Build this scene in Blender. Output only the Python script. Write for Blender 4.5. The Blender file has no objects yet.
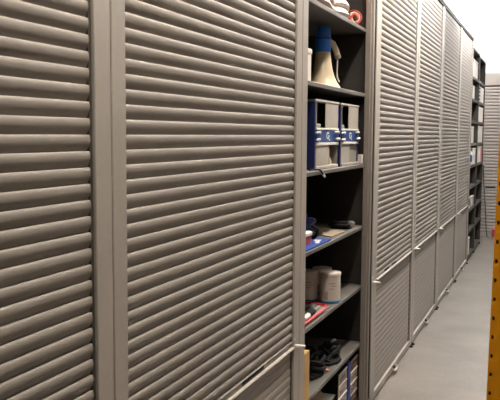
import bpy, bmesh, math, random
from mathutils import Vector, Matrix
random.seed(7)
S = bpy.context.scene
COL = S.collection
PI = math.pi

# ------------------------------------------------------------------ materials
def mat(name, col, rough=0.5, metal=0.0, noise=0.0, nscale=20.0, bump=0.0, bscale=200.0, spec=0.5, emit=None, estr=0.0, stretch=None):
    m = bpy.data.materials.new(name); m.use_nodes = True
    nt = m.node_tree; b = nt.nodes['Principled BSDF']
    b.inputs['Base Color'].default_value = (*col, 1)
    b.inputs['Roughness'].default_value = rough
    b.inputs['Metallic'].default_value = metal
    b.inputs['Specular IOR Level'].default_value = spec
    if emit:
        b.inputs['Emission Color'].default_value = (*emit, 1)
        b.inputs['Emission Strength'].default_value = estr
    if noise or bump:
        tc = nt.nodes.new('ShaderNodeTexCoord'); mp = nt.nodes.new('ShaderNodeMapping')
        nt.links.new(tc.outputs['Object'], mp.inputs['Vector'])
        if stretch: mp.inputs['Scale'].default_value = stretch
    if noise:
        n = nt.nodes.new('ShaderNodeTexNoise'); n.inputs['Scale'].default_value = nscale
        n.inputs['Detail'].default_value = 6
        nt.links.new(mp.outputs['Vector'], n.inputs['Vector'])
        r = nt.nodes.new('ShaderNodeValToRGB')
        r.color_ramp.elements[0].position = 0.3; r.color_ramp.elements[1].position = 0.7
        r.color_ramp.elements[0].color = (*[c*(1-noise) for c in col], 1)
        r.color_ramp.elements[1].color = (*[min(1, c*(1+noise)) for c in col], 1)
        nt.links.new(n.outputs['Fac'], r.inputs['Fac'])
        nt.links.new(r.outputs['Color'], b.inputs['Base Color'])
    if bump:
        n2 = nt.nodes.new('ShaderNodeTexNoise'); n2.inputs['Scale'].default_value = bscale
        nt.links.new(mp.outputs['Vector'], n2.inputs['Vector'])
        bp = nt.nodes.new('ShaderNodeBump'); bp.inputs['Strength'].default_value = bump
        bp.inputs['Distance'].default_value = 0.002
        nt.links.new(n2.outputs['Fac'], bp.inputs['Height'])
        nt.links.new(bp.outputs['Normal'], b.inputs['Normal'])
    return m

M = {}
M['frame'] = mat('cabinet_paint', (.345, .31, .274), .5, noise=.03, nscale=60, bump=.06, bscale=900)
M['slat'] = mat('slat_plastic', (.275, .245, .218), .6, noise=.03, nscale=40)
M['lower'] = mat('lower_slat_plastic', (.315, .284, .255), .6, noise=.03, nscale=40)
M['rail'] = mat('rail_plastic', (.50, .46, .42), .35)
M['stile_darker'] = mat('stile_paint_darker', (.19, .165, .145), .5, noise=.03, nscale=60)
M['latch'] = mat('latch_steel', (.62, .58, .54), .3, metal=.5)
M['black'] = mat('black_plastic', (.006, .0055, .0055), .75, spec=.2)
M['gap_shade'] = mat('gap_shade_black', (.006, .005, .004), .95, spec=.05)
M['groove'] = mat('shade_and_knob_dark', (.05, .042, .035), .7)  # dark tone for shade at the slat ends, also on the catch knob
M['inside'] = mat('cabinet_inside_shaded', (.022, .018, .016), .55, noise=.05, nscale=15)  # shade of the open cabinet put into the colour, far below its paint
M['shelf'] = mat('shelf_paint', (.10, .09, .081), .5, noise=.05, nscale=30)
M['wall'] = mat('wall_paint', (.82, .80, .77), .8, noise=.02, nscale=3, bump=.05)
M['walld'] = mat('dark_wall_paint', (.05, .047, .044), .8, noise=.02, nscale=3)
M['ceil'] = mat('ceiling_paint', (.84, .82, .79), .85, noise=.02, nscale=3)
M['farcab'] = mat('far_cabinet_paint', (.40, .36, .335), .5, noise=.03, nscale=30)
M['farshelf'] = mat('far_shelf_paint', (.035, .029, .024), .55, noise=.05, nscale=30)
M['yellow'] = mat('rack_yellow', (.50, .20, .002), .5, noise=.06, nscale=12, spec=.25)
M['hole'] = mat('rack_inside_shade', (.11, .04, .01), .8)
M['blue'] = mat('blue_card', (.004, .013, .085), .5)
M['brightblue'] = mat('bright_blue', (.004, .04, .26), .5)
M['capblue'] = mat('cap_blue', (.015, .14, .55), .35)
M['label_blue'] = mat('label_blue', (.005, .045, .20), .5)
M['navy'] = mat('navy_cloth', (.010, .018, .12), .6)
M['grey_card'] = mat('grey_card', (.38, .345, .30), .6, noise=.05, nscale=25)
M['grey_dark'] = mat('grey_card_darker', (.25, .225, .2), .6)
M['white'] = mat('white_plastic', (.72, .69, .65), .45)
M['paper'] = mat('white_paper', (.70, .66, .61), .7, noise=.04, nscale=20)
M['cream'] = mat('cream_plastic', (.46, .38, .26), .3, noise=.05, nscale=10)
M['tub'] = mat('tub_plastic', (.60, .53, .48), .4, noise=.03, nscale=10)
M['print'] = mat('faded_print', (.34, .25, .20), .6)
M['teal'] = mat('teal_band', (.01, .13, .28), .4)
M['red'] = mat('red_plastic', (.50, .02, .03), .4)
M['redcloth'] = mat('red_cloth', (.42, .04, .05), .85)
M['pinkcloth'] = mat('pale_pink_cloth', (.62, .48, .46), .9, noise=.15, nscale=45)
M['whitecloth'] = mat('white_cloth', (.66, .60, .56), .9, noise=.06, nscale=30)
M['tancloth'] = mat('tan_cloth', (.48, .35, .25), .9, noise=.1, nscale=40)
M['wood'] = mat('pine', (.50, .30, .11), .6, noise=.15, nscale=18, stretch=(6, 6, .6))
M['kraft'] = mat('kraft_card', (.24, .185, .13), .7, noise=.06, nscale=30)
M['carton'] = mat('carton_grey', (.40, .33, .30), .65, noise=.08, nscale=30)
M['carton_red'] = mat('carton_red', (.22, .07, .05), .65, noise=.08, nscale=30)
M['orange'] = mat('orange_plastic', (.55, .18, .03), .5)
M['green'] = mat('green_cable', (.02, .05, .03), .5)
M['pink'] = mat('pink_card', (.55, .25, .28), .6)
M['steel'] = mat('steel', (.6, .6, .6), .3, metal=.9)
M['lamp_body'] = mat('lamp_housing', (.7, .7, .68), .5)

def floor_mat():
    m = bpy.data.materials.new('concrete_floor'); m.use_nodes = True
    nt = m.node_tree; b = nt.nodes['Principled BSDF']; b.inputs['Roughness'].default_value = .5
    b.inputs['Specular IOR Level'].default_value = .35
    tc = nt.nodes.new('ShaderNodeTexCoord')
    n1 = nt.nodes.new('ShaderNodeTexNoise'); n1.inputs['Scale'].default_value = 2.2; n1.inputs['Detail'].default_value = 8
    n2 = nt.nodes.new('ShaderNodeTexNoise'); n2.inputs['Scale'].default_value = 45; n2.inputs['Detail'].default_value = 4
    for n in (n1, n2): nt.links.new(tc.outputs['Object'], n.inputs['Vector'])
    r1 = nt.nodes.new('ShaderNodeValToRGB'); r1.color_ramp.elements[0].position = .3; r1.color_ramp.elements[1].position = .72
    r1.color_ramp.elements[0].color = (.140, .122, .107, 1); r1.color_ramp.elements[1].color = (.205, .182, .160, 1)
    r2 = nt.nodes.new('ShaderNodeValToRGB'); r2.color_ramp.elements[0].position = .25; r2.color_ramp.elements[1].position = .6
    r2.color_ramp.elements[0].color = (.86, .86, .86, 1); r2.color_ramp.elements[1].color = (1, 1, 1, 1)
    mx = nt.nodes.new('ShaderNodeMix'); mx.data_type = 'RGBA'; mx.blend_type = 'MULTIPLY'; mx.inputs[0].default_value = 1
    nt.links.new(n1.outputs['Fac'], r1.inputs['Fac']); nt.links.new(n2.outputs['Fac'], r2.inputs['Fac'])
    nt.links.new(r1.outputs['Color'], mx.inputs[6]); nt.links.new(r2.outputs['Color'], mx.inputs[7])
    nt.links.new(mx.outputs[2], b.inputs['Base Color'])
    return m
M['floor'] = floor_mat()

# ------------------------------------------------------------------ mesh helpers
def box(bm, x0, x1, y0, y1, z0, z1, bev=0.0, rz=0.0, seg=1):
    c = Vector(((x0+x1)/2, (y0+y1)/2, (z0+z1)/2))
    r = bmesh.ops.create_cube(bm, size=1)
    vs = r['verts']
    bmesh.ops.scale(bm, verts=vs, vec=(abs(x1-x0), abs(y1-y0), abs(z1-z0)))
    if bev:
        es = list({e for v in vs for e in v.link_edges})
        rb = bmesh.ops.bevel(bm, geom=es, offset=bev, segments=seg, affect='EDGES', clamp_overlap=True)
        vs = list({v for f in rb['faces'] for v in f.verts} | {v for v in vs if v.is_valid})
    if rz: bmesh.ops.rotate(bm, verts=vs, cent=(0, 0, 0), matrix=Matrix.Rotation(rz, 3, 'Z'))
    bmesh.ops.translate(bm, verts=vs, vec=c)
    return vs

def tube(bm, pts, rad, seg=8, cap=True):
    pts = [Vector(p) for p in pts]; rings = []
    rr = rad if isinstance(rad, (list, tuple)) else [rad]*len(pts)
    prev = None
    for i, p in enumerate(pts):
        d = (pts[min(i+1, len(pts)-1)] - pts[max(i-1, 0)]).normalized()
        if prev is None:
            a = Vector((0, 0, 1)) if abs(d.z) < .9 else Vector((1, 0, 0))
            u = d.cross(a).normalized()
        else:
            u = (prev - d*prev.dot(d)).normalized()
        prev = u; w = d.cross(u)
        rings.append([bm.verts.new(p + (u*math.cos(2*PI*k/seg) + w*math.sin(2*PI*k/seg))*rr[i]) for k in range(seg)])
    for a, b in zip(rings, rings[1:]):
        for k in range(seg):
            bm.faces.new((a[k], a[(k+1) % seg], b[(k+1) % seg], b[k]))
    if cap:
        bm.faces.new(rings[0][::-1]); bm.faces.new(rings[-1])

def lathe(bm, prof, cx=0, cy=0, cz=0, seg=32):
    rings = []
    for r, z in prof:
        if r < 1e-5: rings.append([bm.verts.new((cx, cy, cz+z))])
        else: rings.append([bm.verts.new((cx+r*math.cos(2*PI*k/seg), cy+r*math.sin(2*PI*k/seg), cz+z)) for k in range(seg)])
    for a, b in zip(rings, rings[1:]):
        for k in range(seg):
            k2 = (k+1) % seg
            if len(a) == 1 and len(b) > 1: bm.faces.new((a[0], b[k2], b[k]))
            elif len(b) == 1 and len(a) > 1: bm.faces.new((a[k], a[k2], b[0]))
            elif len(a) > 1: bm.faces.new((a[k], a[k2], b[k2], b[k]))

def obj(name, bm, m, parent=None, smooth=False, label=None, world=True):
    """link a bmesh as one mesh object; geometry is given in world space and re-based on the parent"""
    bmesh.ops.recalc_face_normals(bm, faces=bm.faces)
    if parent is not None and world:
        off = Vector((0, 0, 0)); p = parent
        while p is not None: off += p.location; p = p.parent
        bmesh.ops.translate(bm, verts=bm.verts, vec=-off)
    me = bpy.data.meshes.new(name)
    bm.to_mesh(me); bm.free()
    if smooth:
        for p in me.polygons: p.use_smooth = True
        try: me.set_sharp_from_angle(angle=math.radians(40))
        except Exception: pass
    ms = m if isinstance(m, (list, tuple)) else [m]
    for k in ms: me.materials.append(M[k])
    o = bpy.data.objects.new(name, me); COL.objects.link(o)
    if parent is not None: o.parent = parent
    if label: o['label'] = label
    return o

def thing(name, label, cat, loc=(0, 0, 0), group=None):
    o = bpy.data.objects.new(name, None); COL.objects.link(o)
    o.empty_display_size = .05; o.location = loc
    return tag(o, label, cat, group)

def tag(o, label, cat, group=None):
    o['label'] = label; o['category'] = cat
    if group: o['group'] = group
    return o

def recenter(o):
    """move a single-mesh thing's origin to its base"""
    vs = [v.co for v in o.data.vertices]
    c = Vector(((min(v.x for v in vs)+max(v.x for v in vs))/2, (min(v.y for v in vs)+max(v.y for v in vs))/2, min(v.z for v in vs)))
    for v in o.data.vertices: v.co -= c
    o.location = c
    return o

def solo(name, bm, m, label, cat, group=None, smooth=False):
    return tag(recenter(obj(name, bm, m, smooth=smooth)), label, cat, group)

def B(*a, **k):
    bm = bmesh.new(); box(bm, *a, **k); return bm

def struct(name, bm, m):
    o = obj(name, bm, m); o['kind'] = 'structure'; return o

# ------------------------------------------------------------------ the room
X0, X1, Y0, Y1, ZC = -.47, 3.3, -2.2, 12.7, 3.26
struct('floor', B(X0-.1, X1+.1, Y0-.1, Y1+.1, -.1, 0), 'floor')
struct('ceiling', B(X0-.1, X1+.1, Y0-.1, Y1+.1, ZC, ZC+.1), 'ceil')
struct('wall_left', B(X0-.1, X0, Y0-.1, Y1+.1, 0, ZC), 'wall')
struct('wall_right', B(X1, X1+.1, Y0-.1, Y1+.1, 0, ZC), 'walld')
struct('wall_far', B(X0, X1, Y1, Y1+.1, 0, ZC), 'wall')
struct('wall_near', B(X0, X1, Y0-.1, Y0, 0, ZC), 'walld')

# ------------------------------------------------------------------ cabinets
PITCH = .0324; EDGE = 1.431          # slat pitch and the height of one slat's top edge
ZTOP = 2.49; DEPTH = .44; ZR = .665 # cabinet height, depth, rail height

def slats(bm, y0, y1, za, zb, xo, bulge=.0092, nrm=1, axis='Y'):
    """a curtain of convex slats between heights za and zb, front at xo"""
    n0 = math.ceil((za-EDGE)/PITCH - 1e-6); n1 = math.floor((zb-EDGE)/PITCH + 1e-6)
    cuts = [EDGE + n*PITCH for n in range(n0, n1+1)]
    if not cuts or cuts[0]-za > .002: cuts = [za] + cuts
    if zb-cuts[-1] > .002: cuts.append(zb)
    prof = []
    for a, b in zip(cuts, cuts[1:]):
        h = b-a
        sc = min(1, h/PITCH)
        for t, x in ((0, 0), (.05, .19), (.15, .43), (.28, .66), (.42, .85), (.56, .96), (.68, 1), (.79, .98), (.89, .91), (.96, .80), (.999, .68)):
            prof.append((a+h*t, xo + bulge*sc*x*1.0))
    prof.append((cuts[-1], xo))
    va = []; vb = []
    for z, x in prof:
        va.append(bm.verts.new((x, y0, z))); vb.append(bm.verts.new((x, y1, z)))
    # back of the curtain
    k0 = bm.verts.new((xo-.006, y0, za)); k1 = bm.verts.new((xo-.006, y0, zb))
    l0 = bm.verts.new((xo-.006, y1, za)); l1 = bm.verts.new((xo-.006, y1, zb))
    for i in range(len(va)-1): bm.faces.new((va[i], vb[i], vb[i+1], va[i+1]))
    bm.faces.new((k0, l0, l1, k1)); bm.faces.new([k0]+va+[k1][:1]) if False else None
    bm.faces.new((va[0], vb[0], l0, k0)); bm.faces.new((va[-1], vb[-1], l1, k1))

def cabinet(y0, y1, sl, sr, label, closed=True, latch=None, slots=(), feet=True, z_rail=ZR):
    yc = (y0+y1)/2
    t = thing('tambour_cabinet' if closed else 'open_cabinet', label, 'cabinet', (-DEPTH/2, yc, 0), 'tall grey storage cabinets along the left wall')
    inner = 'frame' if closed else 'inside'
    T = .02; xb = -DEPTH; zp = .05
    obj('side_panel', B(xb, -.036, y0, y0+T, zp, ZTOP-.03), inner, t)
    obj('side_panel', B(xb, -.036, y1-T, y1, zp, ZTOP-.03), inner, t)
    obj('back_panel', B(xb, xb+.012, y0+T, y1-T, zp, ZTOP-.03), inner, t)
    obj('top_panel', B(xb, -.0225, y0, y1, ZTOP-.0295, ZTOP-.004), 'frame', t)
    obj('top_gap_shade', B(-.022, .001, y0, y1, ZTOP-.032, ZTOP), 'black', t, label='black strip painted as the shadow gap along the top front edge')  # black strip paints the shadow gap at the cabinet top
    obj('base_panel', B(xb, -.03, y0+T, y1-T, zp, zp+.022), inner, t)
    obj('plinth', B(xb+.01, 0, y0+.004, y1-.004, .014, zp), 'frame', t)
    for a, b in ((y0+.002, y0+sl), (y1-sr, y1-.002)):
        if not closed and b > yc:      # right stile of the open cabinet, darker than the left one
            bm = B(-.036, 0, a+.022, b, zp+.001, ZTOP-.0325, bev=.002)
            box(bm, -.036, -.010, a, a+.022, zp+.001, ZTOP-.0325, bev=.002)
            obj('right_stile', bm, 'stile_darker', t, label='darker right stile')
            obj('gap_shade_strip', B(-.03, -.004, y1-.001, y1+.0445, zp, ZTOP-.035), 'gap_shade', t, label='black strip standing in for the shade in the gap')  # added black strip paints the shade in the seam between cabinets
            continue
        bm = B(-.036, 0, a, b, zp+.001, ZTOP-.0325, bev=.002)
        obj('stile', bm, 'frame', t)
    if feet:
        for fy in (y0+.03, y1-.03):
            bm = bmesh.new(); lathe(bm, [(0, 0), (.018, 0), (.018, .008), (.008, .01), (.008, .015), (0, .015)], -.012+.012, fy, 0, 14)
            obj('foot', bm, 'black', t, label='black levelling foot')
    # rounded catch in the middle of the plinth
    bm = bmesh.new()
    tube(bm, [(.002, yc-.06, .035), (.016, yc-.045, .026), (.02, yc, .022), (.016, yc+.045, .026), (.002, yc+.06, .035)], .0068, 8)
    ct = obj('plinth_catch', bm, 'frame', t, True)
    bm = bmesh.new(); box(bm, .0, .014, yc-.02, yc+.012, .036, .05, bev=.003)
    obj('catch_knob', bm, 'groove', ct)
    ya, yb = y0+sl, y1-sr
    if closed:
        g = .012 if y1 < 3 else .022
        obj('guide_channel', B(-.034, -.0075, yb-g+.002, yb+.001, zp+.001, ZTOP-.024), 'groove', t, label='channel beside the slats, coloured dark as shade')  # guide brought forward and darkened to paint shade at the slat ends
        bm = bmesh.new(); slats(bm, ya-.001, yb-g, z_rail+.021, ZTOP-.033, -.0135)
        obj('shutter', bm, 'slat', t, True)
        bm = bmesh.new(); slats(bm, ya-.001, yb-g, zp+.003, z_rail-.012, -.012, bulge=.0022)
        obj('shutter', bm, 'lower', t, True)
        bm = bmesh.new()
        box(bm, -.020, -.006, ya, yb-.004, z_rail-.012, z_rail+.020, bev=.001)
        box(bm, -.006, .006, ya, yb-.004, z_rail-.006, z_rail+.001, bev=.002, seg=2)
        box(bm, -.006, -.003, ya, yb-.004, z_rail+.017, z_rail+.020, bev=.001)
        r = obj('handle_rail', bm, ['slat', 'rail'], t)
        for p in r.data.polygons:
            zz = p.center.z
            if p.center.x + r.parent.location.x > -.0055 and zz < z_rail+.006: p.material_index = 1
        for (s0, s1) in slots:
            obj('finger_slot', B(-.0064, -.0052, s0, s1, z_rail+.004, z_rail+.016), 'black', r, label='dark finger slot')
    if latch is not None:
        ly = latch
        bm = bmesh.new()
        tube(bm, [(0, ly-.02, z_rail), (.010, ly-.02, z_rail)], .006, 10)
        tube(bm, [(.006, ly-.02, z_rail), (.022, ly-.016, z_rail), (.036, ly-.010, z_rail-.001)], [.0075, .006, .0055], 8)
        lt = obj('latch', bm, 'latch', t, True, label='small pale lever latch')
        bm = bmesh.new(); lathe(bm, [(0, 0), (.005, 0), (.005, .003), (0, .004)], 0, 0, 0, 12)
        bmesh.ops.rotate(bm, verts=bm.verts, cent=(0, 0, 0), matrix=Matrix.Rotation(PI/2, 3, 'Y'))
        bmesh.ops.translate(bm, verts=bm.verts, vec=(0, ly-.026, z_rail+.026))
        obj('latch_screw', bm, 'latch', lt, True)
    return t

cabinet(.10, 1.306, .06, .060, 'grey slatted roller cabinet cut off by the left edge of the picture', slots=())
cabinet(1.306, 2.551, .056, .060, 'grey slatted roller cabinet directly left of the open cabinet', latch=2.522, slots=((2.02, 2.20),))
oc = cabinet(2.551, 3.700, .065, .051, 'grey cabinet standing open with its shutter rolled up, shelves full of oddments', closed=False, feet=True)
far = [(3.745, 4.989, .106, .060, 'grey slatted roller cabinet directly right of the open cabinet', ((4.08, 4.20), (4.29, 4.41))),
       (4.990, 6.160, .062, .060, 'second grey slatted roller cabinet to the right of the open cabinet', ()),
       (6.160, 7.390, .062, .060, 'third grey slatted roller cabinet to the right of the open cabinet', ()),
       (7.390, 8.512, .062, .050, 'last grey slatted roller cabinet before the dark far shelves', ())]
for (a, b, s1, s2, lab, sl) in far:
    cabinet(a, b, s1, s2, lab, latch=a+.042 if s1 > .1 else a+.042, slots=sl)

# shelves and rolled-up shutter of the open cabinet
SH = [1.936, 1.621, 1.270, .957, .650, .351]   # underside heights
TH = .018
for z in SH:
    bm = B(-DEPTH+.013, -.032, 2.573, 3.678, z, z+TH, bev=.002)
    s = obj('shelf', bm, 'shelf', oc)
bm = bmesh.new(); slats(bm, 2.62, 3.645, 2.33, ZTOP-.033, -.0135)
obj('shutter', bm, 'slat', oc, True)
obj('handle_rail', B(-.018, 0, 2.618, 3.647, 2.295, 2.332, bev=.003), 'rail', oc)
ZS = [z+TH for z in SH]

# ------------------------------------------------------------------ cloths on the top shelf
def cloth_fold(name, x0, x1, y0, y1, z0, layers, th, m, label, seed, edge=None):
    """a folded cloth: one sheet folded back and forth, with soft waves"""
    rnd = random.Random(seed)
    bm = bmesh.new(); prof = []
    n = 9
    for L in range(layers):
        zb = z0 + L*th
        xs = [x0 + (x1-x0)*k/n for k in range(n+1)]
        if L % 2: xs = xs[::-1]
        for x in xs: prof.append((x + rnd.uniform(-.004, .004), zb + th*.12))
        # the turn
        xe = xs[-1]; d = 1 if xe > xs[0] else -1
        prof.append((xe + d*th*.45, zb + th*.5))
    ny = 14; rows = []
    ph = rnd.uniform(0, 6)
    for j in range(ny+1):
        v = j/ny; y = y0 + (y1-y0)*v
        row = []
        for i, (x, z) in enumerate(prof):
            wob = .004*math.sin(9*v+ph+i*.13) + .003*math.sin(23*v+ph*2+i*.4)
            fall = 1 - .25*(2*v-1)**4
            row.append(bm.verts.new((x + .012*math.sin(5*v+ph), y, max(z0+.001, z0 + (z-z0)*fall + abs(wob)*(z-z0)/(layers*th+1e-6)))))
        rows.append(row)
    for a, b in zip(rows, rows[1:]):
        for i in range(len(prof)-1): bm.faces.new((a[i], a[i+1], b[i+1], b[i]))
    o = solo(name, bm, m, label, 'cloth', 'cloths on the top shelf', True)
    md = o.modifiers.new('Solidify', 'SOLIDIFY'); md.thickness = th*.62; md.offset = 1
    return o

def rolled(name, c, r, length, ang, m, rim, label, seed):
    """a rolled cloth with its spiral end showing"""
    bm = bmesh.new(); rnd = random.Random(seed)
    turns = 2.3; n = 46; t0 = .35
    ends = []
    L = 10
    rows = []
    for j in range(L+1):
        v = j/L - .5
        row = []
        for i in range(n+1):
            a = 2*PI*turns*i/n
            rr = r*(t0 + (1-t0)*i/n)*(1 + .06*math.sin(3*a+v*4+seed))
            row.append(bm.verts.new((rr*math.cos(a), v*length, max(-r*.93, rr*math.sin(a)) )))
        rows.append(row)
    for a, b in zip(rows, rows[1:]):
        for i in range(n): bm.faces.new((a[i], a[i+1], b[i+1], b[i]))
    bmesh.ops.rotate(bm, verts=bm.verts, cent=(0, 0, 0), matrix=Matrix.Rotation(ang, 3, 'Z'))
    bmesh.ops.translate(bm, verts=bm.verts, vec=(c[0], c[1], c[2]+r))
    o = solo(name, bm, [m, rim], label, 'cloth', 'cloths on the top shelf', True)
    for k, p in enumerate(o.data.polygons):
        if (k < n*3 and k % n > n*.62) or (k < n and k % n < n*.2): p.material_index = 1
    md = o.modifiers.new('Solidify', 'SOLIDIFY'); md.thickness = .006; md.offset = 0
    return o

z = ZS[0]
cloth_fold('folded_cloth', -.24, -.065, 2.86, 3.16, z+.014, 4, .02, 'pinkcloth', 'pale pink folded cloth at the near end of the top shelf', 1)
cloth_fold('folded_cloth', -.21, -.07, 2.90, 3.14, z+.104, 3, .015, 'redcloth', 'dark red folded cloth lying on top of the pale pink one', 5)
cloth_fold('folded_cloth', -.24, -.07, 3.185, 3.385, z+.014, 4, .02, 'whitecloth', 'white folded cloth in the middle of the top shelf', 2)
cloth_fold('folded_cloth', -.22, -.075, 3.20, 3.36, z+.104, 3, .015, 'pinkcloth', 'blotchy pink cloth folded on top of the white one', 3)
rolled('rolled_cloth', (-.105, 3.585, z+.004), .036, .13, .75, 'tancloth', 'redcloth', 'tan rolled cloth with a red rim at the far end of the top shelf', 3)

# ------------------------------------------------------------------ second shelf: loudhailer and carton
z = ZS[1]
mc = (-.14, 3.275)
t = thing('megaphone', 'cream megaphone with blue end standing on its bell', 'megaphone', (mc[0], mc[1], z))
bm = bmesh.new()
lathe(bm, [(.078, 0), (.082, .004), (.079, .010), (.066, .028), (.053, .055), (.044, .085), (.037, .125), (.033, .166), (.0, .166)], mc[0], mc[1], z+.001, 36)
obj('bell', bm, 'cream', t, True)
bm = bmesh.new()
lathe(bm, [(0, .166), (.0335, .166), (.0345, .169), (.0335, .238), (.032, .264), (.027, .280), (.012, .284), (0, .284)], mc[0], mc[1], z+.001, 32)
bc = obj('body_cap', bm, 'capblue', t, True, label='bright blue cylindrical end')
bm = bmesh.new()
lathe(bm, [(.0345, .222), (.0357, .224), (.0357, .230), (.0345, .232)], mc[0], mc[1], z+.001, 32)
obj('cap_ring', bm, 'brightblue', bc, True)
bm = bmesh.new()   # pistol grip on the far side
tube(bm, [(mc[0]+.015, mc[1]+.02, z+.222), (mc[0]+.03, mc[1]+.05, z+.208), (mc[0]+.038, mc[1]+.078, z+.182), (mc[0]+.040, mc[1]+.090, z+.164)], [.013, .015, .014, .0125], 12)
gp = obj('grip', bm, 'cream', t, True)
bm = bmesh.new(); tube(bm, [(mc[0]+.0395, mc[1]+.088, z+.167), (mc[0]+.042, mc[1]+.099, z+.150)], [.0145, .0145], 12)
obj('grip_end', bm, 'grey_dark', gp, True, label='grey end of the grip')
bm = bmesh.new(); tube(bm, [(mc[0]+.041, mc[1]+.095, z+.154), (mc[0]+.042, mc[1]+.085, z+.10), (mc[0]+.045, mc[1]+.075, z+.06), (mc[0]+.06, mc[1]+.06, z+.035)], .004, 8)
obj('strap', bm, 'grey_dark', t, True)

t = thing('carton', 'small white carton half hidden by the post left of the megaphone', 'box', (-.12, 2.795, z))
obj('box_body', B(-.19, -.06, 2.745, 2.845, z+.001, z+.122, bev=.002), 'paper', t)
obj('lid', B(-.193, -.057, 2.742, 2.848, z+.112, z+.132, bev=.002), 'paper', t)

# ------------------------------------------------------------------ third shelf: two blue and grey cartons
z = ZS[2]
def kit_box(y0, y1, label, kind):
    t = thing('display_carton', label, 'box', (-.2, (y0+y1)/2, z), 'blue and grey cartons on the third shelf')
    xf = -.05; H = .288; zz = z+.001
    # hollow shell: sides, back, top, bottom, and front panels around the openings
    bm = bmesh.new()
    box(bm, -.36, xf-.001, y0, y0+.018, zz, zz+H-.01, bev=.002)
    box(bm, -.36, -.35, y0, y1, zz, zz+H-.01)
    box(bm, -.36, xf-.001, y1-.012, y1, zz, zz+H-.01, bev=.002)
    obj('shell', bm, 'blue', t, label='dark blue sides')
    obj('top_flap', B(-.36, xf+.002, y0, y1, zz+H-.010, zz+H, bev=.002), 'grey_card', t)
    obj('bottom_tray', B(-.36, xf+.003, y0+.018, y1-.012, zz, zz+.014, bev=.002), 'grey_card', t)
    ym = y0 + (y1-y0)*.43
    obj('upper_panel', B(xf-.004, xf, ym, y1-.012, zz+.172, zz+H-.011, bev=.002), 'grey_card', t)
    obj('window_frame', B(xf-.004, xf, y0+.018, y0+.024, zz+.172, zz+H-.011), 'grey_dark', t)
    b = obj('front_band', B(xf-.034, xf+.002, y0+.018, y1-.004, zz+.112, zz+.163, bev=.001), 'label_blue', t, label='mid blue band with white ring print')
    yl = (y0+y1)/2
    bm = bmesh.new()      # ring emblem and a tick of white print
    N = 20
    for k in range(N):
        a0 = 2*PI*k/N; a1 = 2*PI*(k+1)/N
        if k in (0, 1, 19): continue
        v = [bm.verts.new((xf+.0028, yl+r*1.5*math.cos(a), zz+.140+r*math.sin(a))) for r, a in ((.009, a0), (.015, a0), (.015, a1), (.009, a1))]
        bm.faces.new(v)
    box(bm, xf+.0020, xf+.0030, yl+.004, yl+.026, zz+.136, zz+.141)
    box(bm, xf+.0020, xf+.0030, yl+.016, yl+.030, zz+.120, zz+.126)
    obj('emblem', bm, 'white', b)
    for (ya, zb, ly) in ((y0+.035, .152, .05), (y0+.03, .122, .03), (y1-.045, .155, .06), (y1-.03, .125, .045)):
        bm = bmesh.new()
        tube(bm, [(xf+.003, ya-ly/2, zz+zb), (xf+.012, ya, zz+zb+.002), (xf+.005, ya+ly/2, zz+zb-.004)], [.004, .0055, .0035], 8)
        obj('clip', bm, 'white', b, True)
    obj('ledge', B(xf-.034, xf+.004, y0+.018, y1-.012, zz+.100, zz+.111, bev=.001), 'paper', t)
    obj('ledge', B(xf-.034, xf+.004, y0+.018, y1-.012, zz+.164, zz+.172, bev=.001), 'paper', t)
    if kind == 'bottle':
        obj('lower_panel', B(xf-.004, xf, y0+.018, y0+(y1-y0)*.57, zz+.014, zz+.1, bev=.002), 'grey_card', t)
        obj('liner', B(xf-.075, xf-.07, y0+.019, y1-.013, zz+.014, zz+.1), 'grey_dark', t)
        obj('liner', B(xf-.07, xf-.003, y1-.0136, y1-.0122, zz+.014, zz+.1), 'grey_dark', t)
        yb = y0+(y1-y0)*.76
        bm = bmesh.new(); lathe(bm, [(0, .014), (.022, .014), (.022, .03), (.013, .05), (.012, .085), (0, .085)], xf-.03, yb, zz, 16)
        obj('insert', bm, 'cream', t, True, label='cream moulded insert')
    else:
        ymid = y0+(y1-y0)*.5
        obj('lower_panel', B(xf-.03, xf, y0+.018, ymid, zz+.014, zz+.1, bev=.002), 'grey_card', t)
        obj('lower_panel', B(xf-.034, xf-.006, ymid, y1-.012, zz+.014, zz+.1, bev=.002), 'grey_dark', t, label='darker grey panel')
    obj('liner', B(xf-.05, xf-.04, y0+.019, y1-.013, zz+.1, zz+H-.011), 'black', t, label='black back standing in for the shade inside the carton')  # black back painted in for the shaded hollow behind the window
    obj('fitting', B(xf-.038, xf-.012, y0+.026, ym-.03, zz+.173, zz+.190, bev=.004), 'grey_dark', t)
    return t
kit_box(2.872, 3.232, 'blue and grey carton with the cream insert, nearer of the two on the third shelf', 'bottle')
kit_box(3.262, 3.60, 'blue and grey carton with two lower grey panels, farther along the third shelf', 'panels')
t = thing('small_carton', 'tiny pale carton standing at the far end of the third shelf', 'box', (-.07, 3.655, z))
obj('box_body', B(-.09, -.038, 3.628, 3.672, z+.001, z+.043, bev=.002), 'paper', t)
obj('flap', B(-.09, -.038, 3.626, 3.674, z+.042, z+.046, bev=.001), 'paper', t)

t = thing('cable', 'black cable with a pale tip hanging over the third shelf edge', 'cable', (-.04, 2.88, z))
bm = bmesh.new(); tube(bm, [(-.048, 2.80, z+.005), (-.042, 2.83, z+.005), (-.030, 2.865, z+.0045), (-.026, 2.885, z-.001), (-.024, 2.91, z-.018)], .0035, 8)
obj('lead', bm, 'black', t, True)
bm = bmesh.new(); tube(bm, [(-.024, 2.908, z-.017), (-.0235, 2.935, z-.028)], [.0055, .0045], 10)
obj('plug', bm, 'white', t, True, label='pale plug')

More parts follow.
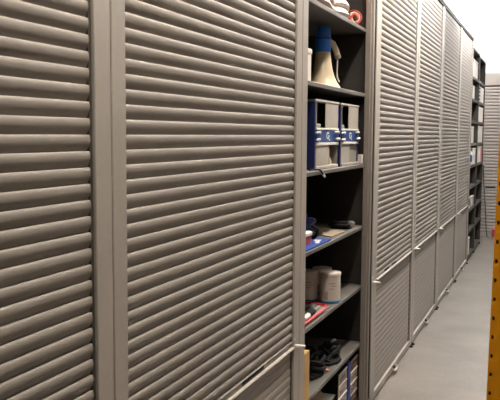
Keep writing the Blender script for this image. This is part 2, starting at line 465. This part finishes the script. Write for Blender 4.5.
# ------------------------------------------------------------------ fourth shelf: papers, bundle, gadget
z = ZS[3]
def sheet(name, pts, th, m, label, cat, zz):
    bm = bmesh.new()
    a = [bm.verts.new((x, y, zz)) for x, y in pts]; b = [bm.verts.new((x, y, zz+th)) for x, y in pts]
    bm.faces.new(a[::-1]); bm.faces.new(b)
    n = len(pts)
    for i in range(n): bm.faces.new((a[i], a[(i+1) % n], b[(i+1) % n], b[i]))
    return solo(name, bm, m, label, cat)
t = thing('folder', 'bright blue folder with white mark lying flat on the fourth shelf', 'folder', (-.1, 2.82, z))
bm = bmesh.new()
P = [(-.036, 2.62), (-.034, 3.08), (-.19, 3.09), (-.20, 2.64)]
a = [bm.verts.new((x, y, z+.001)) for x, y in P]; b = [bm.verts.new((x, y, z+.007)) for x, y in P]
bm.faces.new(a[::-1]); bm.faces.new(b)
for i in range(4): bm.faces.new((a[i], a[(i+1) % 4], b[(i+1) % 4], b[i]))
obj('cover', bm, 'brightblue', t)
bm = bmesh.new(); box(bm, -.07, -.052, 2.93, 3.00, z+.0066, z+.0076, rz=.25); box(bm, -.09, -.06, 2.985, 3.03, z+.0066, z+.0078, rz=.1)
obj('printed_mark', bm, 'white', t)
t = thing('paper_stack', 'small stack of white papers on the near end of the blue folder', 'paper', (-.12, 2.78, z+.0075))
obj('sheets', B(-.185, -.075, 2.66, 2.92, z+.0078, z+.042, bev=.003, rz=0), 'redcloth', t, label='dark red bottom of the stack')
obj('top_sheet', B(-.19, -.07, 2.655, 2.925, z+.042, z+.058, bev=.003), 'paper', t)

def heap(bm, c, rx, ry, h, n, rad, seed, seg=6, loops=1.6):
    """loose coils of cable lying in a heap"""
    rnd = random.Random(seed)
    for k in range(n):
        ph = rnd.uniform(0, 6.28); rr = rnd.uniform(.55, 1); zz = rad*1.1 + (h-rad*2)*k/max(1, n-1)
        tx, ty = rnd.uniform(-.3, .3), rnd.uniform(-.3, .3); pts = []
        for i in range(22):
            a = ph + 2*PI*loops*i/21
            q = rr*(1 + .18*math.sin(2.3*a+k))
            zi = zz + (h*.25)*math.sin(a*1.5+k)*(k > 0) + rad*.4*i/21
            pts.append((c[0]+rx*q*math.cos(a)*(1-.3*k/n), c[1]+ry*q*math.sin(a)*(1-.3*k/n), c[2]+max(rad*1.05, zi)))
        tube(bm, pts, rad, seg)
t = thing('cable_bundle', 'navy blue bundle of straps behind the paper stack', 'cable', (-.2, 3.06, z))
bm = bmesh.new(); heap(bm, (-.185, 3.10, z), .075, .115, .085, 7, .009, 4); obj('coil', bm, 'navy', t, True)
bm = bmesh.new(); tube(bm, [(-.11, 3.06, z+.008), (-.085, 3.035, z+.03), (-.08, 3.02, z+.055), (-.10, 3.01, z+.07)], .008, 8); obj('tie', bm, 'black', t, True)
sheet('cardboard_sheet', [(-.055, 3.16), (-.05, 3.36), (-.17, 3.46), (-.21, 3.27)], .004, 'kraft', 'flat brown card sheet on the fourth shelf behind the blue folder', 'card', z+.001)
t = thing('gadget', 'dark flat handset with a pale end near the far end of the fourth shelf', 'device', (-.1, 3.5, z))
bm = bmesh.new(); box(bm, -.16, -.055, 3.46, 3.54, z+.001, z+.034, bev=.012, seg=3); obj('body', bm, 'black', t, True)
bm = bmesh.new(); box(bm, -.075, -.044, 3.49, 3.544, z+.008, z+.036, bev=.006, seg=2); obj('end_cap', bm, 'steel', t, True, label='pale metallic end')

# ------------------------------------------------------------------ fifth shelf: tubs and tools
z = ZS[4]
def tub(x, y, r, h, label):
    t = thing('tub', label, 'tub', (x, y, z), 'cream tubs on the fifth shelf')
    bm = bmesh.new(); lathe(bm, [(0, .008), (r*.985, .008), (r, .012), (r*.965, h*.9), (r*.955, h*.93), (0, h*.93)], x, y, z+.001, 36)
    b = obj('body', bm, 'tub', t, True)
    bm = bmesh.new(); lathe(bm, [(0, 0), (r*1.0, 0), (r*1.03, .002), (r*1.03, .009), (r*1.0, .011)], x, y, z+.001, 36)
    obj('base_band', bm, 'teal', t, True, label='teal blue base band')
    bm = bmesh.new(); lathe(bm, [(r*.97, h*.90), (r*1.02, h*.905), (r*1.02, h*.975), (r*.98, h), (r*.88, h), (r*.86, h*.985), (0, h*.985)], x, y, z+.001, 36)
    obj('lid', bm, 'tub', t, True)
    # faded printed label on the side seen from the aisle
    bm = bmesh.new()
    def patch(a0, a1, z0, z1):
        n = 5; rr = r*1.004
        A = [bm.verts.new((x+rr*math.cos(a0+(a1-a0)*k/n), y+rr*math.sin(a0+(a1-a0)*k/n), z+z0)) for k in range(n+1)]
        Bv = [bm.verts.new((x+rr*.985*math.cos(a0+(a1-a0)*k/n), y+rr*.985*math.sin(a0+(a1-a0)*k/n), z+z1)) for k in range(n+1)]
        for k in range(n): bm.faces.new((A[k], A[k+1], Bv[k+1], Bv[k]))
    a = -1.1
    for i, (w0, w1) in enumerate(((-.32, .3), (-.1, .42), (-.25, .2))): patch(a+w0, a+w1, h*(.66-.09*i), h*(.69-.09*i))
    patch(a-.75, a-.4, h*.12, h*.4)
    obj('printed_label', bm, 'print', b)
tub(-.080, 3.235, .0485, .138, 'cream tub with teal base nearest the aisle on the fifth shelf')
tub(-.186, 3.222, .0485, .138, 'cream tub with teal base beside the post, left of the front tub')
tub(-.168, 3.400, .046, .124, 'cream tub standing behind the other two tubs')

t = thing('tool_tray', 'shallow tray edged in red holding small tools, left of the tubs', 'tray', (-.1, 2.95, z))
obj('tray_base', B(-.21, -.048, 2.70, 3.12, z+.001, z+.006, bev=.001), 'grey_dark', t)
bm = bmesh.new(); tube(bm, [(-.050, 2.70, z+.010), (-.047, 2.85, z+.011), (-.048, 3.04, z+.011), (-.062, 3.11, z+.011), (-.12, 3.13, z+.011), (-.21, 3.13, z+.011)], .006, 8)
obj('rim', bm, 'red', t, True, label='red rim')
t2 = thing('screwdriver', 'black and white screwdriver at the front of the red edged tray', 'tool', (-.085, 2.84, z+.006), 'hand tools on the tray')
bm = bmesh.new(); tube(bm, [(-.078, 2.73, z+.018), (-.080, 2.80, z+.018)], [.012, .013], 10); obj('handle', bm, 'white', t2, True)
bm = bmesh.new(); tube(bm, [(-.080, 2.80, z+.018), (-.083, 2.88, z+.019), (-.084, 2.90, z+.017)], [.012, .012, .006], 10); obj('grip', bm, 'black', t2, True)
bm = bmesh.new(); tube(bm, [(-.084, 2.90, z+.017), (-.088, 2.99, z+.014)], .004, 8); obj('blade', bm, 'steel', t2, True)
t2 = thing('pliers', 'steel pliers with black handles lying in the red edged tray', 'tool', (-.13, 2.9, z+.006), 'hand tools on the tray')
bm = bmesh.new(); tube(bm, [(-.11, 2.93, z+.018), (-.118, 2.98, z+.0185), (-.12, 3.03, z+.014)], [.010, .011, .005], 10); obj('jaws', bm, 'steel', t2, True)
for s in (-1, 1):
    bm = bmesh.new(); tube(bm, [(-.115, 2.93, z+.017), (-.118+s*.018, 2.87, z+.017), (-.118+s*.020, 2.79, z+.017)], .0075, 8); obj('handle', bm, 'black', t2, True)
t2 = thing('pen_marker', 'white capped marker at the back of the red edged tray', 'pen', (-.165, 2.95, z+.006), 'hand tools on the tray')
bm = bmesh.new(); tube(bm, [(-.175, 2.84, z+.015), (-.172, 2.93, z+.015)], .0085, 10); obj('barrel', bm, 'white', t2, True)
bm = bmesh.new(); tube(bm, [(-.172, 2.93, z+.015), (-.171, 2.985, z+.015)], .0092, 10); obj('cap', bm, 'black', t2, True)

for o in COL.objects:
    if o.get('group') == 'hand tools on the tray': o.location += Vector((.012, .07, .0005))

# ------------------------------------------------------------------ sixth shelf: cable heap ; bottom: cartons, plank
z = ZS[5]
t = thing('cable_heap', 'tangled heap of black cables on the lowest raised shelf', 'cable', (-.12, 3.15, z))
bm = bmesh.new(); heap(bm, (-.135, 3.08, z), .075, .12, .085, 9, .0085, 11); obj('coil', bm, 'black', t, True)
bm = bmesh.new(); heap(bm, (-.105, 3.30, z), .06, .10, .06, 6, .0075, 12); obj('coil', bm, 'black', t, True)
bm = bmesh.new(); box(bm, -.125, -.085, 3.29, 3.33, z+.055, z+.085, bev=.005, rz=.4); obj('adapter', bm, 'black', t)
bm = bmesh.new(); tube(bm, [(-.075, 3.11, z+.012), (-.058, 3.12, z+.012), (-.05, 3.125, z+.011)], [.008, .007, .006], 8); obj('plug', bm, 'orange', t, True, label='small orange plug')
bm = bmesh.new(); tube(bm, [(-.095, 3.315, z+.085), (-.085, 3.325, z+.096), (-.08, 3.335, z+.093)], .006, 8); obj('connector', bm, 'steel', t, True, label='shiny connector')

zb = .0721
solo('wooden_batten', B(-.029, -.006, 2.622, 2.700, .0735, .595, bev=.002), 'wood', 'pale yellow wooden batten standing upright behind the left post of the open cabinet', 'batten')

def carton(x0, x1, y0, y1, z0, z1, label, m, lid='paper', grp='cartons under the lowest raised shelf'):
    t = thing('carton', label, 'box', ((x0+x1)/2, (y0+y1)/2, z0), grp)
    obj('box_body', B(x0, x1-.003, y0, y1, z0, z1-.001, bev=.002), 'black', t, label='sides coloured black as shade')  # body blackened to paint the shade on the stack's sides
    f = obj('front_panel', B(x1-.003, x1, y0+.001, y1-.001, z0+.001, z1-.012, bev=.001), m, t)
    obj('front_lip', B(x1-.003, x1+.003, y0+.001, y1-.001, z1-.012, z1-.001, bev=.002), lid, t)
    bm = bmesh.new(); box(bm, x1, x1+.0015, y0+(y1-y0)*.2, y0+(y1-y0)*.75, z0+(z1-z0)*.28, z0+(z1-z0)*.5)
    obj('side_label', bm, 'kraft', f)
hs = [.0725, .130, .188, .246, .304]
nm = ['bottom', 'second', 'third', 'topmost']
for i in range(4):
    carton(-.30, -.05, 3.300, 3.455, hs[i]+.0005*i, hs[i+1]-.001+.0005*i, 'grey pink carton, %s of the left stack beside the blue binder' % nm[i], 'carton', 'paper' if i != 2 else 'carton')
    carton(-.30, -.052, 3.530, 3.672, hs[i]+.0005*i, hs[i+1]-.001+.0005*i, '%s carton, %s of the right stack beside the blue binder' % (('brown red', 'grey pink', 'grey pink', 'brown red')[i], nm[i]), ('carton_red', 'carton', 'carton', 'carton_red')[i], 'paper' if i in (1, 2) else 'carton')
t = thing('binder', 'dark blue binder standing between two stacks of cartons', 'binder', (-.17, 3.493, zb))
obj('cover', B(-.29, -.048, 3.465, 3.522, .0725, .312, bev=.004, seg=2), 'brightblue', t)
bm = bmesh.new(); box(bm, -.049, -.0465, 3.475, 3.512, .17, .235); obj('spine_label', bm, 'navy', t)
t = thing('storage_box', 'dark blue box with a white lid edge, left of the carton stacks', 'box', (-.2, 3.2, zb))
obj('box_body', B(-.34, -.065, 3.17, 3.285, .0725, .205, bev=.004), 'navy', t)
obj('lid', B(-.343, -.062, 3.167, 3.288, .205, .214, bev=.002), 'white', t, label='white lid edge')
t = thing('paper_roll', 'tan paper roll beside the dark blue box at the bottom', 'roll', (-.125, 3.105, zb))
bm = bmesh.new(); lathe(bm, [(.016, .004), (.016, .0), (.048, 0), (.05, .003), (.05, .205), (.048, .208), (.016, .208), (.016, .004)], -.125, 3.105, .0725, 28); obj('roll', bm, 'tancloth', t, True)
bm = bmesh.new(); lathe(bm, [(.0155, .0), (.0155, .208), (.012, .208), (.012, 0), (.0155, 0)], -.125, 3.105, .0725, 20); obj('core', bm, 'kraft', t, True)

# ------------------------------------------------------------------ far open shelving
LV = [.06, .355, .60, .855, 1.095, 1.345, 1.60, 1.845, 2.09]
def far_unit(y0, y1, ztop, label):
    t = thing('shelving_unit', label, 'shelves', (-.2, (y0+y1)/2, 0), 'dark open shelving units at the far end')
    obj('side_panel', B(-.40, 0, y0, y0+.022, 0, ztop), 'farshelf', t)
    obj('side_panel', B(-.40, 0, y1-.022, y1, 0, ztop), 'farshelf', t)
    obj('back_panel', B(-.41, -.40, y0, y1, 0, ztop), 'farshelf', t)
    obj('top_panel', B(-.40, 0, y0+.022, y1-.022, ztop-.022, ztop), 'farshelf', t)
    for z in LV: obj('shelf', B(-.40, -.003, y0+.022, y1-.022, z-.03, z), 'farshelf', t)
    return t
U0, U1, U2 = 8.535, 9.335, 10.15
far_unit(U0, U1, 2.40, 'dark grey open shelving unit right after the last closed cabinet')
far_unit(U1+.004, U2, 2.38, 'dark grey open shelving unit farthest along the row, by the end cabinet')

def far_box(y0, y1, z0, h, label, m='paper', x1=-.012, dep=.28, marks=0, strip=None):
    t = thing('carton', label, 'box', ((x1*2-dep)/2, (y0+y1)/2, z0), 'white cartons on the far shelves')
    obj('box_body', B(x1-dep, x1, y0, y1, z0+.001, z0+h-.02, bev=.003), m, t)
    obj('lid', B(x1-dep-.003, x1+.003, y0-.003, y1+.003, z0+h-.02, z0+h, bev=.003), m, t)
    for k in range(marks):
        zz = z0 + .03 + k*(h-.06)/max(1, marks-1)
        obj('mark', B(x1-.002, x1+.004, y0+.03, y0+.16, zz-.010, zz+.010), 'black', t, label='black mark')
    if strip: obj('edge_strip', B(x1-.002, x1+.0045, y1-.16, y1-.002, z0+.01, z0+h-.021), strip, t, label='red edge strip')
    return t
far_box(8.60, 9.22, LV[8]+.0, .20, 'white carton in the top compartment of the nearer far shelves')
far_box(8.66, 8.92, LV[7], .15, 'small white carton one shelf below the top carton of the nearer far shelves')
far_box(8.62, 8.95, LV[5], .19, 'white carton above the blue labelled bottle on the nearer far shelves')
far_box(8.60, 8.86, LV[0], .20, 'white carton on the bottom shelf of the nearer far shelves')
far_box(9.42, 10.09, LV[7], .19, 'white carton with black marks, highest on the farther far shelves', marks=4)
far_box(9.42, 10.09, LV[6], .185, 'white carton second from the top on the farther far shelves')
far_box(9.40, 10.09, LV[5], .205, 'white carton third from the top on the farther far shelves')
far_box(9.42, 10.09, LV[4], .20, 'white carton with a red edge, lowest on the farther far shelves', strip='red')

def bottle(y, z, r, h, label, x=-.075):
    t = thing('bottle', label, 'bottle', (x, y, z))
    bm = bmesh.new(); lathe(bm, [(0, 0), (r*.96, 0), (r, .006), (r, h*.66), (r*.8, h*.76), (r*.4, h*.84), (r*.36, h*.88), (0, h*.88)], x, y, z+.001, 24); obj('body', bm, 'white', t, True)
    bm = bmesh.new(); lathe(bm, [(0, h*.87), (r*.45, h*.87), (r*.45, h), (0, h)], x, y, z+.001, 20); obj('cap', bm, 'white', t, True)
    bm = bmesh.new(); lathe(bm, [(r*1.01, h*.18), (r*1.012, h*.55)], x, y, z+.001, 24); obj('wrap_label', bm, 'label_blue', t, True, label='blue label')
bottle(8.72, LV[4], .082, .212, 'white bottle with blue label on the nearer far shelves at eye height', -.08)
far_box(8.92, 9.25, LV[4], .19, 'white carton right of the blue labelled bottle at eye height')
bottle(8.72, LV[2], .055, .20, 'white bottle with blue label low on the nearer far shelves', -.065)
far_box(8.86, 9.22, LV[2], .12, 'pale carton right of the low blue labelled bottle', m='grey_card')

# ------------------------------------------------------------------ cabinet across the far end
def end_cabinet(x0, x1, y, label):
    xc = (x0+x1)/2
    t = thing('tambour_cabinet', label, 'cabinet', (xc, y+.22, 0)); H = 2.31
    obj('side_panel', B(x0, x0+.02, y+.02, y+.44, .05, 2.12), 'farcab', t)
    obj('side_panel', B(x1-.02, x1, y+.02, y+.44, .05, 2.12), 'farcab', t)
    obj('back_panel', B(x0+.02, x1-.02, y+.428, y+.44, .05, 2.12), 'farcab', t)
    obj('plinth', B(x0+.004, x1-.004, y, y+.43, .0, .05), 'farcab', t)
    obj('top_box', B(x0, x1, y-.002, y+.44, 2.135, H, bev=.004), 'farcab', t, label='plain pale panel above the slats')
    obj('shadow_gap', B(x0+.004, x1-.004, y+.012, y+.43, 2.12, 2.135), 'groove', t)
    for a, b in ((x0+.001, x0+.05), (x1-.05, x1-.001)): obj('stile', B(a, b, y, y+.025, .051, 2.12, bev=.002), 'farcab', t)
    bm = bmesh.new(); p = .046; zz = .053; va = []; vb = []
    while zz < 2.118:
        h = min(p, 2.119-zz)
        for q, d in ((0, 0), (.06, .5), (.25, .93), (.45, 1), (.7, .8), (.9, .35)):
            va.append(bm.verts.new((x0+.049, y+.018-.011*d, zz+h*q))); vb.append(bm.verts.new((x1-.049, y+.018-.011*d, zz+h*q)))
        zz += p
    for i in range(len(va)-1): bm.faces.new((va[i], vb[i], vb[i+1], va[i+1]))
    s = obj('shutter', bm, 'farcab', t, True)
    md = s.modifiers.new('Solidify', 'SOLIDIFY'); md.thickness = .004; md.offset = -1
    obj('finger_slot', B(xc-.07, xc+.07, y+.0005, y+.008, .688, .712, bev=.003), 'black', t, label='dark handle slot')
end_cabinet(-.455, .145+.40, 11.0, 'pale grey slatted cabinet across the far end of the aisle')

t = thing('hanging_cable', 'thin dark green cable hanging in front of the far end cabinet', 'cable', (.02, 10.9, 0))
bm = bmesh.new(); tube(bm, [(-.055, 10.955, 1.02), (-.045, 10.95, .8), (-.02, 10.94, .55), (.0, 10.93, .3), (.015, 10.92, .1), (.03, 10.90, .008), (.05, 10.86, .007)], .007, 8)
obj('lead', bm, 'green', t, True)
bm = bmesh.new(); tube(bm, [(-.055, 10.955, 1.01), (-.055, 10.985, 1.045), (-.055, 10.992, 1.04)], .006, 8); obj('hook', bm, 'steel', t, True)

t = thing('small_carton', 'small pink carton on the floor against the far end cabinet', 'box', (.12, 10.95, 0))
obj('box_body', B(.09, .15, 10.90, 10.97, .0, .105, bev=.003), 'redcloth', t)
obj('lid', B(.088, .152, 10.898, 10.972, .105, .15, bev=.003), 'pink', t)

# ------------------------------------------------------------------ yellow pallet-rack upright
def post(x0, yf, w, d, h):
    t = thing('rack_post', 'yellow perforated steel rack upright at the right edge', 'post', (x0+w/2, yf+d/2, 0))
    bm = bmesh.new(); pitch = .0523; hw = .0045; hh = .0068
    cols = [x0, x0+.001, x0+.0146, x0+w-.0146, x0+w-.001, x0+w]
    n = int((h-.03)/pitch)
    for k in range(n):
        za = .0232+k*pitch; zb_ = za+pitch
        for i in range(5):
            xa, xb = cols[i], cols[i+1]
            c = [(xa, za), (xb, za), (xb, zb_), (xa, zb_)]
            if i in (1, 3):
                cx = (xa+xb)/2; cz = (za+zb_)/2; N = 12
                ring = []; outer = []
                for q in range(N):
                    a = 2*PI*q/N + PI/4
                    # teardrop: narrower towards the bottom
                    s = 1 - .35*max(0, -math.sin(a))
                    ring.append((cx+hw*s*math.cos(a), cz+hh*math.sin(a)))
                    m_ = max(abs(math.cos(a)), abs(math.sin(a)))
                    outer.append((cx+(xb-xa)/2*math.cos(a)/m_, cz+pitch/2*math.sin(a)/m_))
                rv = [bm.verts.new((x, yf, z)) for x, z in ring]; ov = [bm.verts.new((x, yf, z)) for x, z in outer]
                iv = [bm.verts.new((x, yf+.003, z)) for x, z in ring]
                for q in range(N):
                    q2 = (q+1) % N
                    bm.faces.new((ov[q], ov[q2], rv[q2], rv[q])); bm.faces.new((rv[q], rv[q2], iv[q2], iv[q]))
            else:
                bm.faces.new([bm.verts.new((x, yf, z)) for x, z in c])
    bmesh.ops.remove_doubles(bm, verts=bm.verts, dist=1e-5)
    obj('face_plate', bm, 'yellow', t, label='front face with two rows of holes')
    top = .0232+n*pitch
    bm = bmesh.new()
    box(bm, x0, x0+.003, yf+.0005, yf+d, .01, top); box(bm, x0+w-.003, x0+w, yf+.0005, yf+d, .01, top)
    box(bm, x0+.003, x0+.03, yf+d-.003, yf+d, .01, top); box(bm, x0+w-.03, x0+w-.003, yf+d-.003, yf+d, .01, top)
    obj('flanges', bm, 'yellow', t)
    obj('hole_shade_sheet', B(x0+.004, x0+w-.004, yf+.012, yf+.016, .01, top), 'hole', t, label='dark sheet standing in for the shade inside the post')  # dark sheet added behind the holes in place of their shade
    for o in t.children: o.rotation_euler.y = .0147      # the upright leans a little
    obj('base_plate', B(x0-.02, x0+w+.02, yf-.02, yf+d+.02, 0, .01), 'yellow', t)
post(.689, 2.07, .095, .07, 3.0)

# ------------------------------------------------------------------ ceiling lights over the aisle (outside the frame)
HL = 2.93
def lamp(x, y, power, label, col):
    t = thing('ceiling_light', label, 'light', (x, y, HL), 'hanging tube lights over the aisle')
    obj('housing', B(x-.05, x+.05, y-.64, y+.64, HL+.045, HL+.085, bev=.006), 'lamp_body', t)
    R_ = .028; strength = power/(PI*2*PI*R_*1.2)
    m = mat('tube_glow', (.9, .9, .9), .5, emit=col, estr=strength); M['tube_%g' % y] = m
    bm = bmesh.new(); tube(bm, [(x, y-.6, HL), (x, y+.6, HL)], R_, 12); obj('tube', bm, 'tube_%g' % y, t, True)
    for q in (-.61, .61): obj('tube_socket', B(x-.02, x+.02, y+q-.012, y+q+.012, HL-.03, HL+.046), 'lamp_body', t)
    for q in (-.45, .45): obj('hanger', B(x-.004, x+.004, y+q-.004, y+q+.004, HL+.084, ZC-.0005), 'steel', t)
for (x, y, p, lab) in ((.50, 1.0, 62, 'added unseen fill light above the camera'),  # this lamp is added to brighten the post face and near cabinets
                       (.45, 3.55, 90, 'white hanging light above the near part of the aisle'),
                       (.45, 5.2, 84, 'white hanging light above the middle of the aisle'),
                       (.45, 7.8, 84, 'white hanging light above the far part of the aisle'),
                       (.55, 11.2, 100, 'white hanging light above the end of the aisle')):
    lamp(x, y, p, lab, (1, .91, .79) if y < 4 else (1, .985, .96))

w = bpy.data.worlds.new('World'); S.world = w; w.use_nodes = True
w.node_tree.nodes['Background'].inputs[0].default_value = (.05, .05, .05, 1)
w.node_tree.nodes['Background'].inputs[1].default_value = .3

# ------------------------------------------------------------------ camera
cam = bpy.data.cameras.new('Camera'); co = bpy.data.objects.new('Camera', cam); COL.objects.link(co); S.camera = co
cam.sensor_fit = 'HORIZONTAL'; cam.sensor_width = 36; cam.lens = 36*738.18/500; cam.clip_start = .02
yaw, pit, rol = (math.radians(a) for a in (22.20509, 5.09414, .30221))
fw = Vector((-math.sin(yaw)*math.cos(pit), math.cos(yaw)*math.cos(pit), -math.sin(pit)))
r = Vector((math.cos(yaw), math.sin(yaw), 0)); u = r.cross(fw)
r2 = r*math.cos(rol)+u*math.sin(rol); u2 = -r*math.sin(rol)+u*math.cos(rol)
mt = Matrix((r2, u2, -fw)).transposed().to_4x4(); mt.translation = Vector((.8409, 0, 1.4334))
co.matrix_world = mt

S.view_settings.view_transform = 'Standard'; S.view_settings.look = 'None'
S.view_settings.gamma = 1; S.view_settings.use_curve_mapping = False
S.view_settings.exposure = 0.9
